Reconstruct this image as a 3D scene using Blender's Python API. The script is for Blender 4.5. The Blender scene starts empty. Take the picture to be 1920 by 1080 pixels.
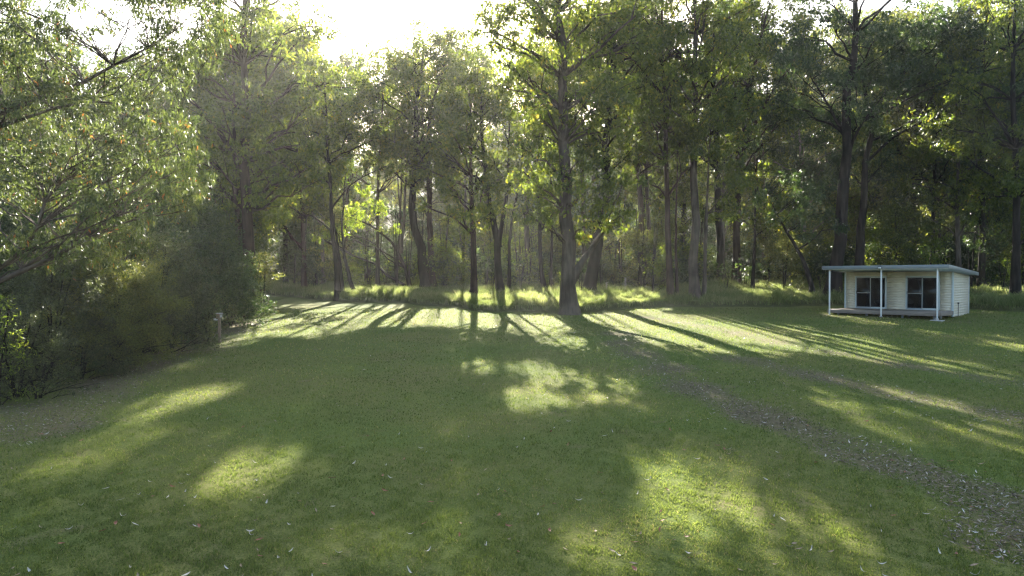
import bpy, bmesh, math, random
import numpy as np
from mathutils import Vector
C = bpy.context.scene
R = math.radians
F = 1280.0            # focal length measured on the 1920 px photograph
CAMZ = 3.6
HOR = 523.0

# ------------------------------------------------------------------ camera
cam = bpy.data.cameras.new('camera'); camo = bpy.data.objects.new('camera', cam)
C.collection.objects.link(camo); C.camera = camo
cam.lens = 24.0; cam.sensor_width = 36.0; cam.clip_start = 0.1; cam.clip_end = 3000
camo.location = (0, 0, CAMZ)
camo.rotation_euler = (R(90) - math.atan((540 - HOR) / F), 0, 0)

# ------------------------------------------------------------------ sky and sun
SUN_AZ, SUN_EL = R(-3.4), R(22.5)
S = np.array([math.sin(SUN_AZ) * math.cos(SUN_EL), math.cos(SUN_AZ) * math.cos(SUN_EL), math.sin(SUN_EL)])
w = bpy.data.worlds.new('World'); C.world = w; w.use_nodes = True
nt = w.node_tree; nt.nodes.clear()
sky = nt.nodes.new('ShaderNodeTexSky'); sky.sky_type = 'NISHITA'; sky.sun_disc = False
sky.sun_elevation = SUN_EL; sky.sun_rotation = SUN_AZ
sky.air_density = 1.0; sky.dust_density = 2.0; sky.ozone_density = 1.0
bg = nt.nodes.new('ShaderNodeBackground'); bg.inputs['Strength'].default_value = 0.062
wo = nt.nodes.new('ShaderNodeOutputWorld')
nt.links.new(sky.outputs[0], bg.inputs[0]); nt.links.new(bg.outputs[0], wo.inputs[0])
sl = bpy.data.lights.new('sun', 'SUN'); sl.energy = 5.0; sl.angle = R(0.5); sl.color = (1.0, 0.93, 0.80)
so = bpy.data.objects.new('sun', sl); C.collection.objects.link(so)
so.location = (0, 0, 60)
so.rotation_euler = Vector(-S).to_track_quat('-Z', 'Y').to_euler()

vs = C.view_settings
vs.view_transform = 'Standard'; vs.look = 'None'; vs.gamma = 1.0; vs.exposure = 3.06
vs.use_curve_mapping = False
cy = C.cycles
cy.max_bounces = 7; cy.diffuse_bounces = 3; cy.glossy_bounces = 2; cy.transmission_bounces = 4
cy.transparent_max_bounces = 6; cy.volume_bounces = 0
cy.use_denoising = True; cy.denoising_input_passes = 'RGB_ALBEDO_NORMAL'; cy.denoising_prefilter = 'NONE'; cy.use_adaptive_sampling = False; cy.pixel_filter_type = 'BLACKMAN_HARRIS'; cy.filter_width = 1.3
cy.sample_clamp_indirect = 3.0; cy.sample_clamp_direct = 1.2
cy.caustics_reflective = False; cy.caustics_refractive = False

ADD_HAZE = True
rng = np.random.default_rng(7)
random.seed(7)

# ------------------------------------------------------------------ terrain
EX = np.array([-90, -40, -28, -24.7, -20, -15.9, -12.6, -8.8, -6.1, -3.6, -2.4, 1.3, 3.2, 5.0, 8.4, 12.6, 16.2, 20.0, 24, 28, 31, 36, 60, 120.])
EY = np.array([80, 76, 72, 66, 59, 55, 51.9, 51.3, 49.1, 46.6, 43.9, 42.6, 41.6, 42.9, 46.4, 47.4, 47.2, 47.6, 49, 48, 44.0, 41, 38, 36.])
def ye(x):
    x = np.asarray(x, float)
    return np.interp(x, EX, EY) + 0.34 * np.sin(x * 1.3) + 0.2 * np.sin(x * 3.1 + 1) + .12 * np.sin(x * 7.7)
def sstep(a, b, t):
    t = np.clip((t - a) / (b - a), 0, 1); return t * t * (3 - 2 * t)
LX = np.array([-13.4, -13.2, -13.0, -15.3, -24.0, -30]); LY = np.array([0, 17.6, 27, 40.5, 62, 80])
def lawn_left(y): return np.interp(y, LY, LX)
def tz(x, y):
    x = np.asarray(x, float); y = np.asarray(y, float)
    off = y - ye(x)
    z = 0.035 * np.minimum(y, ye(x))
    hillside = np.where(off < 60, 0.085 * off, 5.1 + 0.24 * (off - 60))
    z = z + np.where(off > 0, 0.38 * sstep(0, 0.35, off) + hillside, 0)
    z = z + np.where(off > 0.8, 0.10 * np.sin(x * .55 + y * .3) * np.cos(y * .7 - x * .2), 0) * sstep(.8, 3, off)
    z = z + 0.02 * np.sin(x * .8) * np.sin(y * .6)
    return z
def ground_hit(px, py):
    kx = (px - 960) / F; kz = (HOR - py) / F
    ds = np.linspace(4, 200, 8000)
    h = CAMZ + kz * ds - tz(kx * ds, ds)
    i = np.argmax(h < 0)
    d = ds[i] if h[i] < 0 else 60.0
    return d
def gp(px, py):
    d = ground_hit(px, py); x = (px - 960) / F * d
    return np.array([x, d, float(tz(x, d))])
def at(px, py, d): return np.array([(px - 960) / F * d, d, CAMZ + (HOR - py) / F * d])

# ------------------------------------------------------------------ mesh helpers
def mesh_from(name, V, Q, tint=None, smooth=False):
    V = np.ascontiguousarray(V, np.float32); Q = np.ascontiguousarray(Q, np.int32)
    me = bpy.data.meshes.new(name)
    n = len(Q)
    me.vertices.add(len(V)); me.vertices.foreach_set('co', V.ravel())
    me.loops.add(n * 4); me.loops.foreach_set('vertex_index', Q.ravel())
    me.polygons.add(n)
    me.polygons.foreach_set('loop_start', np.arange(0, n * 4, 4, dtype=np.int32))
    if smooth: me.polygons.foreach_set('use_smooth', np.ones(n, bool))
    if tint is not None:
        a = me.attributes.new('tint', 'FLOAT', 'FACE'); a.data.foreach_set('value', np.ascontiguousarray(tint, np.float32))
    me.update(calc_edges=True)
    return me
class MB:
    def __init__(s): s.v = []; s.q = []; s.n = 0
    def add(s, v, q):
        s.v.append(np.asarray(v, float)); s.q.append(np.asarray(q, int) + s.n); s.n += len(v)
    def box(s, x0, x1, y0, y1, z0, z1):
        v = [(x, y, z) for z in (z0, z1) for y in (y0, y1) for x in (x0, x1)]
        s.add(v, [(0, 2, 3, 1), (4, 5, 7, 6), (0, 1, 5, 4), (2, 6, 7, 3), (0, 4, 6, 2), (1, 3, 7, 5)])
    def hexa(s, v8):
        s.add(v8, [(0, 2, 3, 1), (4, 5, 7, 6), (0, 1, 5, 4), (2, 6, 7, 3), (0, 4, 6, 2), (1, 3, 7, 5)])
    def tube(s, P, r, seg=8, wob=0.0, g=None):
        P = np.asarray(P, float); r = np.asarray(r, float); k = len(P)
        T = np.gradient(P, axis=0); T /= np.linalg.norm(T, axis=1)[:, None] + 1e-9
        ref = np.array([0.0, 1, 0]) if abs(T[0, 1]) < .9 else np.array([1.0, 0, 0])
        A = np.cross(T, ref); A /= np.linalg.norm(A, axis=1)[:, None] + 1e-9
        B = np.cross(T, A)
        an = np.arange(seg) * 2 * math.pi / seg
        rr = r[:, None] * (1 + (wob * (g or rng).standard_normal((k, seg)) if wob else 0))
        V = P[:, None, :] + rr[..., None] * (np.cos(an)[None, :, None] * A[:, None, :] + np.sin(an)[None, :, None] * B[:, None, :])
        i = np.arange(k - 1)[:, None] * seg; j = np.arange(seg)[None, :]; j2 = (j + 1) % seg
        q = np.stack([i + j, i + j2, i + seg + j2, i + seg + j], -1).reshape(-1, 4)
        s.add(V.reshape(-1, 3), q)
    def mesh(s, name, smooth=False): return mesh_from(name, np.concatenate(s.v), np.concatenate(s.q), smooth=smooth)
def obj(name, me, m, parent=None, **props):
    o = bpy.data.objects.new(name, me); C.collection.objects.link(o)
    if me is not None and m is not None:
        if len(me.materials) == 0: me.materials.append(m)
    if parent is not None: o.parent = parent
    for k, v in props.items(): o[k] = v
    return o
def thing(name, label, cat, loc=(0, 0, 0), rz=0.0, group=None):
    o = bpy.data.objects.new(name, None); C.collection.objects.link(o)
    o.empty_display_size = 0.2
    o.location = [float(c) for c in loc]; o.rotation_euler = (0, 0, rz)
    o['label'] = label; o['category'] = cat
    if group: o['group'] = group
    return o
def soft(o, wd=0.006):
    b = o.modifiers.new('bevel', 'BEVEL'); b.width = wd; b.segments = 2; b.limit_method = 'ANGLE'
    return o

# ------------------------------------------------------------------ materials
def newmat(name):
    m = bpy.data.materials.new(name); m.use_nodes = True
    t = m.node_tree; t.nodes.clear()
    out = t.nodes.new('ShaderNodeOutputMaterial')
    return m, t, out
def N(t, typ, **kw):
    n = t.nodes.new(typ)
    for k, v in kw.items(): setattr(n, k, v)
    return n
def ramp(t, fac, stops):
    r = N(t, 'ShaderNodeValToRGB'); e = r.color_ramp.elements
    while len(e) < len(stops): e.new(0.5)
    for el, (p, c) in zip(e, stops): el.position = p; el.color = (*c, 1)
    t.links.new(fac, r.inputs[0]); return r.outputs[0]
def leaf_mat(name, stops, trans=0.45, tmul=(1.9, 1.9, 1.0), rough=0.45, spec=0.4):
    m, t, out = newmat(name)
    a = N(t, 'ShaderNodeAttribute', attribute_name='tint')
    col = ramp(t, a.outputs['Fac'], stops)
    p = N(t, 'ShaderNodeBsdfPrincipled'); p.inputs['Roughness'].default_value = rough
    p.inputs['Specular IOR Level'].default_value = spec
    t.links.new(col, p.inputs['Base Color'])
    mu = N(t, 'ShaderNodeMix', data_type='RGBA', blend_type='MULTIPLY'); mu.inputs[0].default_value = 1
    t.links.new(col, mu.inputs[6]); mu.inputs[7].default_value = (*tmul, 1)
    tr = N(t, 'ShaderNodeBsdfTranslucent'); t.links.new(mu.outputs[2], tr.inputs[0])
    mx = N(t, 'ShaderNodeMixShader'); mx.inputs[0].default_value = trans
    t.links.new(p.outputs[0], mx.inputs[1]); t.links.new(tr.outputs[0], mx.inputs[2])
    t.links.new(mx.outputs[0], out.inputs[0]); return m
def bark_mat(name, dark, light, zsc=0.6, sc=2.6, contrast=(.40, .60)):
    m, t, out = newmat(name)
    tc = N(t, 'ShaderNodeTexCoord'); mp = N(t, 'ShaderNodeMapping'); mp.inputs['Scale'].default_value = (sc, sc, sc * .12)
    t.links.new(tc.outputs['Object'], mp.inputs[0])
    n = N(t, 'ShaderNodeTexNoise'); n.inputs['Scale'].default_value = 2.0; n.inputs['Detail'].default_value = 6
    t.links.new(mp.outputs[0], n.inputs[0])
    n2 = N(t, 'ShaderNodeTexNoise'); n2.inputs['Scale'].default_value = .8; n2.inputs['Detail'].default_value = 3
    t.links.new(tc.outputs['Object'], n2.inputs[0])
    ad = N(t, 'ShaderNodeMath', operation='ADD'); t.links.new(n.outputs[0], ad.inputs[0]); t.links.new(n2.outputs[0], ad.inputs[1])
    hf = N(t, 'ShaderNodeMath', operation='MULTIPLY'); hf.inputs[1].default_value = .5; t.links.new(ad.outputs[0], hf.inputs[0])
    col = ramp(t, hf.outputs[0], [(contrast[0], dark), (contrast[1], light)])
    p = N(t, 'ShaderNodeBsdfPrincipled'); p.inputs['Roughness'].default_value = .95; p.inputs['Specular IOR Level'].default_value = .08
    t.links.new(col, p.inputs['Base Color'])
    b = N(t, 'ShaderNodeBump'); b.inputs['Strength'].default_value = .9; b.inputs['Distance'].default_value = .10
    t.links.new(n.outputs[0], b.inputs['Height']); t.links.new(b.outputs[0], p.inputs['Normal'])
    t.links.new(p.outputs[0], out.inputs[0]); return m
def plain(name, col, rough=.5, var=.12, sc=6.0, metal=0.0, bump=0.0, stretch=(1, 1, 1)):
    m, t, out = newmat(name)
    tc = N(t, 'ShaderNodeTexCoord'); mp = N(t, 'ShaderNodeMapping'); mp.inputs['Scale'].default_value = stretch
    t.links.new(tc.outputs['Object'], mp.inputs[0])
    n = N(t, 'ShaderNodeTexNoise'); n.inputs['Scale'].default_value = sc; n.inputs['Detail'].default_value = 5
    t.links.new(mp.outputs[0], n.inputs[0])
    c0 = tuple(c * (1 - var) for c in col); c1 = tuple(min(1, c * (1 + var)) for c in col)
    cc = ramp(t, n.outputs[0], [(.3, c0), (.7, c1)])
    p = N(t, 'ShaderNodeBsdfPrincipled'); p.inputs['Roughness'].default_value = rough; p.inputs['Metallic'].default_value = metal
    t.links.new(cc, p.inputs['Base Color'])
    if bump:
        b = N(t, 'ShaderNodeBump'); b.inputs['Strength'].default_value = bump; b.inputs['Distance'].default_value = .01
        t.links.new(n.outputs[0], b.inputs['Height']); t.links.new(b.outputs[0], p.inputs['Normal'])
    t.links.new(p.outputs[0], out.inputs[0]); return m

LM = {
 'mid':   leaf_mat('leaf_mid_green', [(0, (.028, .045, .012)), (.55, (.068, .094, .020)), (.9, (.115, .135, .026)), (1, (.16, .14, .03))], trans=.54, tmul=(2.8, 2.6, 1.2)),
 'dark':  leaf_mat('leaf_dark_green', [(0, (.018, .034, .014)), (.6, (.040, .066, .024)), (1, (.075, .10, .028))], trans=.42, tmul=(2.2, 2.2, 1.1)),
 'lime':  leaf_mat('leaf_lime', [(0, (.05, .08, .015)), (.5, (.105, .15, .026)), (1, (.17, .19, .04))], trans=.6, tmul=(2.4, 2.3, 1.1)),
 'olive': leaf_mat('leaf_olive', [(0, (.045, .058, .02)), (.6, (.10, .112, .036)), (1, (.16, .16, .05))], trans=.5, tmul=(2.5, 2.4, 1.2)),
 'gum':   leaf_mat('leaf_glossy_gum', [(0, (.022, .034, .014)), (.5, (.055, .074, .026)), (.96, (.105, .12, .036)), (.995, (.14, .10, .03)), (1, (.22, .09, .03))], trans=.42, tmul=(2.1, 2.1, 1.2), rough=.45, spec=.38),
 'wattle': leaf_mat('leaf_feathery', [(0, (.024, .03, .016)), (.6, (.062, .074, .034)), (1, (.12, .135, .06))], trans=.45, tmul=(2, 2, 1.1)),
}
BK = {
 'dark': bark_mat('bark_charred', (.010, .009, .008), (.034, .028, .024)),
 'grey': bark_mat('bark_grey_brown', (.030, .024, .019), (.105, .084, .068)),
 'pale': bark_mat('bark_pale', (.08, .07, .058), (.24, .21, .18), sc=3.0),
 'red':  bark_mat('bark_reddish', (.018, .012, .010), (.066, .042, .033)),
}

# ground: lawn, litter tracks, woodland floor
def ground_mat():
    m, t, out = newmat('ground_cover')
    tc = N(t, 'ShaderNodeTexCoord')
    def noise(sc, det=4, st=(1, 1, 1)):
        mp = N(t, 'ShaderNodeMapping'); mp.inputs['Scale'].default_value = st
        t.links.new(tc.outputs['Object'], mp.inputs[0])
        n = N(t, 'ShaderNodeTexNoise'); n.inputs['Scale'].default_value = sc; n.inputs['Detail'].default_value = det
        t.links.new(mp.outputs[0], n.inputs[0]); return n.outputs[0]
    def mix(f, a, b):
        x = N(t, 'ShaderNodeMix', data_type='RGBA'); 
        t.links.new(f, x.inputs[0]); t.links.new(a, x.inputs[6]); t.links.new(b, x.inputs[7]); return x.outputs[2]
    def math_(op, a, b):
        x = N(t, 'ShaderNodeMath', operation=op)
        for k, q in ((0, a), (1, b)):
            if isinstance(q, (int, float)): x.inputs[k].default_value = q
            else: t.links.new(q, x.inputs[k])
        return x.outputs[0]
    big = noise(.33, 4); med = noise(1.6, 5); fine = noise(38, 3); streak = noise(20, 5, (1, .7, 1))
    g1 = ramp(t, fine, [(.25, (.052, .072, .018)), (.6, (.110, .143, .037)), (.8, (.168, .190, .052))])
    g2 = ramp(t, fine, [(.25, (.074, .080, .025)), (.6, (.142, .146, .047)), (.8, (.205, .194, .070))])
    g = mix(ramp(t, big, [(.38, (0, 0, 0)), (.62, (1, 1, 1))]), g1, g2)
    straw = ramp(t, fine, [(.2, (.085, .07, .035)), (.8, (.20, .165, .09))])
    g = mix(ramp(t, med, [(.60, (0, 0, 0)), (.78, (.75, .75, .75))]), g, straw)
    dirt = ramp(t, streak, [(.25, (.055, .042, .026)), (.5, (.115, .092, .058)), (.75, (.19, .155, .105))])
    am = N(t, 'ShaderNodeAttribute', attribute_name='litter')
    dm = math_('MULTIPLY', am.outputs['Fac'], 1.0)
    dm2 = math_('ADD', dm, math_('MULTIPLY', math_('SUBTRACT', streak, .5), 1.4))
    dmask = ramp(t, dm2, [(.30, (0, 0, 0)), (1.0, (.88, .88, .88))])
    g = mix(dmask, g, dirt)
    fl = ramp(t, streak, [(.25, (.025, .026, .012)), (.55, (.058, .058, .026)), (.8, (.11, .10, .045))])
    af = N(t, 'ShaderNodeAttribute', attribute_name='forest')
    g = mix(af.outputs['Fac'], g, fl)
    p = N(t, 'ShaderNodeBsdfPrincipled'); p.inputs['Roughness'].default_value = 1.0; p.inputs['Specular IOR Level'].default_value = .03
    t.links.new(g, p.inputs['Base Color'])
    b = N(t, 'ShaderNodeBump'); b.inputs['Strength'].default_value = .4; b.inputs['Distance'].default_value = .02
    t.links.new(math_('ADD', fine, math_('MULTIPLY', streak, .6)), b.inputs['Height']); t.links.new(b.outputs[0], p.inputs['Normal'])
    t.links.new(p.outputs[0], out.inputs[0]); return m

TRACKS = [  # littered bands crossing the lawn: polyline in metres, half width
 ([(4.9, 32), (4.6, 24), (4.9, 19), (6.0, 14.3), (6.7, 10.9), (6.7, 8.8), (6.5, 5)], .95, 1.0),
 ([(5.5, 42), (8.6, 37.8), (11.3, 26.8), (14.2, 19), (16, 12)], .75, .85),
 ([(7.5, 24), (9.7, 18.3), (10.9, 14.8), (11.6, 11)], .8, .9),
 ([(-10.6, 10), (-10.7, 15), (-11.8, 22), (-13, 28), (-14.5, 38)], 1.5, 1.0),
 ([(-17, 53.5), (-12, 51), (-8, 50), (-5, 47.3), (-1, 42.4), (3, 40.8), (7, 44)], .8, .42),
 ([(8, 45.5), (14, 46.5), (20, 46.6)], .5, .5),
 ([(19, 40.8), (21.5, 39.5), (24, 36.6)], .7, .6),
]
def seg_dist(x, y, pl):
    best = np.full(np.shape(x), 1e9)
    for (ax, ay), (bx, by) in zip(pl[:-1], pl[1:]):
        vx, vy = bx - ax, by - ay; L = vx * vx + vy * vy
        u = np.clip(((x - ax) * vx + (y - ay) * vy) / L, 0, 1)
        best = np.minimum(best, np.hypot(x - ax - u * vx, y - ay - u * vy))
    return best
def litter(x, y):
    l = np.zeros(np.shape(x))
    wob = .25 * np.sin(x * 2.1 + y * .8) + .2 * np.sin(y * 1.9 - x)
    for pl, wd, s in TRACKS:
        l = np.maximum(l, s * (1 - sstep(.1 * wd, 1.7 * wd, seg_dist(x, y, pl) + wob * wd)) * (.86 + .22 * np.sin(x * 1.3 + y * .9) * np.sin(y * 1.1 - x * .5)))
    return l
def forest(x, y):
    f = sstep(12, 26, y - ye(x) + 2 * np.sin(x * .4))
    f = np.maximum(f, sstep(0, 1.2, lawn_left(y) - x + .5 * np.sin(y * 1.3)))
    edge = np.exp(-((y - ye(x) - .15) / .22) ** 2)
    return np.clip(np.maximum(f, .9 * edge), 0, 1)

xs = np.unique(np.concatenate([np.arange(-18, 34.01, .25), -18 - np.geomspace(.4, 380, 40), 34 + np.geomspace(.4, 380, 40)]))
near = np.concatenate([np.linspace(0, 1, 190)])
offs = np.concatenate([np.arange(.05, .6, .08), np.arange(.7, 12, .3), 12 + np.geomspace(.5, 420, 50)])
YE = ye(xs)
rows = [(-60 + 0 * xs), (-20 + 0 * xs), 0 * xs]
ystart = 3.0
for u in near: rows.append(ystart + (YE - ystart) * u)
for o_ in offs: rows.append(YE + o_)
Yg = np.array(rows); Xg = np.tile(xs, (len(rows), 1)); Zg = tz(Xg, Yg)
Vg = np.stack([Xg, Yg, Zg], -1).reshape(-1, 3)
nr, ncx = Xg.shape
ii = (np.arange(nr - 1)[:, None] * ncx + np.arange(ncx - 1)[None, :]).ravel()
me = mesh_from('ground', Vg, np.stack([ii, ii + 1, ii + ncx + 1, ii + ncx], -1), smooth=True)
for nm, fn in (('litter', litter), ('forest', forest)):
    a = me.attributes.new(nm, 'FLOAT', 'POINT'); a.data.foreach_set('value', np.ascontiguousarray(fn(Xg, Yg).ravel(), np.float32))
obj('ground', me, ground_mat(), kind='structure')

# ------------------------------------------------------------------ sunlit openings: where the sun gets through the canopy
LIT = [(1230, 870, 60, 45, 1), (1310, 950, 100, 55, 1), (1330, 1035, 170, 45, 1), (1520, 1040, 200, 40, .9), (1150, 1050, 120, 35, .9),
 (450, 890, 110, 44, 1), (370, 935, 90, 40, .9), (690, 1040, 140, 40, .5), (60, 905, 50, 18, .5), (60, 960, 80, 24, .5), (80, 800, 40, 12, .5),
 (860, 810, 42, 20, .9), (690, 850, 40, 18, .5), (990, 757, 75, 28, 1), (1085, 735, 95, 22, .95), (1000, 690, 60, 16, 1), (905, 690, 48, 14, 1), (1060, 705, 60, 10, .8),
 (1250, 705, 50, 12, .8), (1355, 690, 40, 9, .8), (1160, 690, 40, 8, .6),
 (560, 596, 110, 9, .95), (680, 577, 110, 7, 1), (540, 575, 60, 5, .9), (790, 605, 60, 7, .9), (850, 588, 90, 7, .95), (900, 600, 80, 8, .95), (640, 603, 60, 5, .6), (960, 625, 70, 6, .5),
 (1130, 600, 50, 5, .95), (1200, 597, 80, 6, .95), (1180, 618, 60, 5, .8), (1330, 625, 110, 9, .95), (1460, 640, 110, 9, .95), (1590, 655, 120, 10, .95), (1740, 680, 120, 11, .95), (1870, 702, 80, 12, .95),
 (1400, 655, 70, 6, .8), (1700, 608, 20, 3, .4), (1640, 606, 50, 5, .9), (1480, 597, 60, 4, .6), (1870, 795, 50, 12, .5), (1800, 760, 60, 10, .4), (1880, 830, 60, 14, .6), (1060, 600, 60, 5, .8),
 (690, 553, 85, 13, 1), (770, 550, 50, 12, .9), (640, 560, 40, 7, .9), (905, 562, 60, 18, 1), (985, 563, 60, 20, 1), (1040, 562, 30, 18, 1), (1130, 562, 60, 16, 1), (1200, 562, 60, 11, 1), (1265, 564, 45, 9, .9),
 (1440, 548, 70, 14, .9), (1400, 560, 60, 6, .7), (1490, 562, 50, 6, .8), (1870, 548, 50, 16, .8), (1850, 587, 40, 4, .8)]
for line, st in (([(1150, 588), (1250, 606), (1350, 622), (1450, 640), (1550, 660), (1650, 673), (1750, 686), (1850, 702), (1930, 716)], .97),
                 ([(1290, 596), (1400, 612), (1500, 628), (1600, 642), (1690, 655)], .8), ([(1240, 636), (1330, 650), (1430, 664), (1540, 676)], .75), ([(1560, 716), (1660, 735), (1760, 760)], .45)):
    for (ax, ay), (bx, by) in zip(line[:-1], line[1:]):
        for f_ in (.0, .5): LIT.append((ax + (bx - ax) * f_, ay + (by - ay) * f_, 55, 7, st))
gd_ = np.random.default_rng(808)
LIT += [(540, 625, 60, 9, .7), (640, 640, 50, 10, .6), (760, 632, 45, 9, .7), (850, 650, 40, 12, .6), (930, 645, 35, 10, .6), (1040, 640, 50, 9, .75), (1120, 655, 50, 10, .7), (1220, 665, 45, 9, .7), (700, 690, 45, 16, .6), (590, 720, 45, 18, .6), (800, 740, 40, 20, .55), (480, 690, 50, 14, .55),
        (1130, 720, 70, 22, .95), (1180, 760, 50, 18, .7), (1350, 740, 45, 16, .6), (880, 890, 60, 30, .5), (1000, 900, 60, 30, .5), (620, 900, 50, 30, .5)]
for k in range(46):
    y_ = 625 + 440 * gd_.random(); LIT.append((gd_.uniform(250, 1900), y_, gd_.uniform(22, 75) * (.5 + (y_ - 600) / 500), gd_.uniform(12, 34) * (.5 + (y_ - 600) / 350), gd_.uniform(.25, .6)))
LITW = []
for cx, cy_, rx, ry, st in LIT:
    c = gp(cx, cy_)
    LITW.append((c, rx / F * c[1], max(.25, abs(ground_hit(cx, cy_ - ry) - ground_hit(cx, cy_ + ry)) / 2), st))
gl_ = np.random.default_rng(404)
# shafts that reach into the crowns, the plumes of the left thicket and the low bushes
for px_, py_, d_, r_, st_ in [(205, 470, 21, .6, .9), (225, 520, 20.6, .5, .8), (285, 480, 24, .5, .8), (330, 530, 28, .5, .7), (20, 600, 16, .6, .95), (30, 650, 16, .5, .8),
       (645, 420, 50, 1.6, .95), (700, 400, 50, 1.5, .95), (1140, 410, 43, 1.3, .95), (492, 490, 42, 1.2, .9), (910, 470, 47, 1.6, .95), (990, 450, 47, 1.6, .95), (865, 490, 49, 1.3, .9), (1035, 530, 45, 1.0, .9), (1090, 520, 45, .9, .9), (1475, 350, 46, 1.2, .9), (1590, 540, 50, .9, .9), (1880, 500, 52, 1.0, .9)]:
    LITW.append((at(px_, py_, d_), r_, r_ * 2.2, st_))
for k in range(60):
    r_ = gl_.uniform(.6, 1.3)
    LITW.append((at(gl_.uniform(1100, 1920), gl_.uniform(60, 480), gl_.uniform(47, 62)), r_, r_ * 2.2, gl_.uniform(.75, .98)))
for k in range(34):
    r_ = gl_.uniform(.7, 1.3)
    LITW.append((at(gl_.uniform(600, 1180), gl_.uniform(380, 530), gl_.uniform(46, 56)), r_, r_ * 2.2, gl_.uniform(.85, .98)))
for k in range(80):
    r_ = gl_.uniform(.6, 1.3)
    LITW.append((at(gl_.uniform(480, 1920), gl_.uniform(120, 520), gl_.uniform(45, 60)), r_, r_ * 2.2, gl_.uniform(.75, .98)))
LC = np.array([l[0] for l in LITW]); LRX = np.array([l[1] for l in LITW]); LRY = np.array([l[2] for l in LITW])
def sun_keep(P, g, c0=None, r0=0):
    """leaves that would close an opening through which the sun reaches the ground are missing"""
    keep = np.ones(len(P), bool)
    if c0 is None: ids = range(len(LITW))
    else:
        t = (c0[2] - LC[:, 2]) / S[2]
        qx = np.abs(c0[0] - S[0] * t - LC[:, 0]) - 1.5 * r0; qy = np.abs(c0[1] - S[1] * t - LC[:, 1]) - 4.2 * r0
        ids = np.nonzero((qx < 1.5 * LRX) & (qy < 1.5 * LRY))[0]
    for i in ids:
        c, rx, ry, st = LITW[i]
        t = (P[:, 2] - c[2]) / S[2]
        qx = P[:, 0] - S[0] * t - c[0]; qy = P[:, 1] - S[1] * t - c[1]
        e = (qx / rx) ** 2 + (qy / ry) ** 2 + .35 * np.sin(qx * 5 / rx + c[0]) * np.sin(qy * 4 / ry + c[1])
        pr = st * .93 * (1 - sstep(.55, 1.55, e))
        keep &= ~((t > 1.5) & (g.random(len(P)) < pr))
    return keep

# ------------------------------------------------------------------ foliage
def leaf_quads(P, size, g, hang=.9, asp=.42):
    n = len(P)
    D = g.standard_normal((n, 3)) * .75; D[:, 2] -= hang
    D /= np.linalg.norm(D, axis=1)[:, None]
    Sd = np.cross(D, g.standard_normal((n, 3))); Sd /= np.linalg.norm(Sd, axis=1)[:, None] + 1e-9
    l = size * g.uniform(.6, 1.35, n)[:, None]; wv = l * asp * g.uniform(.7, 1.2, n)[:, None]
    bend = np.cross(D, Sd) * l * g.uniform(-.18, .18, n)[:, None]
    V = np.stack([P, P + D * l * .45 + Sd * wv * .5 + bend, P + D * l, P + D * l * .45 - Sd * wv * .5 + bend], 1).reshape(-1, 3)
    Q = np.arange(n * 4).reshape(n, 4)
    return V, Q
def clump_points(c, r, n, g, flat=.75, subs=None):
    k = subs or max(6, int(10 + r * 5))
    d = g.standard_normal((k, 3)); d /= np.linalg.norm(d, axis=1)[:, None]
    sc = d * (g.random(k) ** .45)[:, None] * r * np.array([1, 1, flat])
    idx = g.integers(0, k, n)
    P = sc[idx] + g.standard_normal((n, 3)) * r * .135 * np.array([1, 1, .9])
    tn = g.normal(0, .16, k)[idx]
    return np.asarray(c) + P, tn
def bez(a, b, up, n=6):
    t = np.linspace(0, 1, n)[:, None]; m = (a + b) / 2 + np.array([0, 0, up])
    return (1 - t) ** 2 * a + 2 * t * (1 - t) * m + t * t * b

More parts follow.
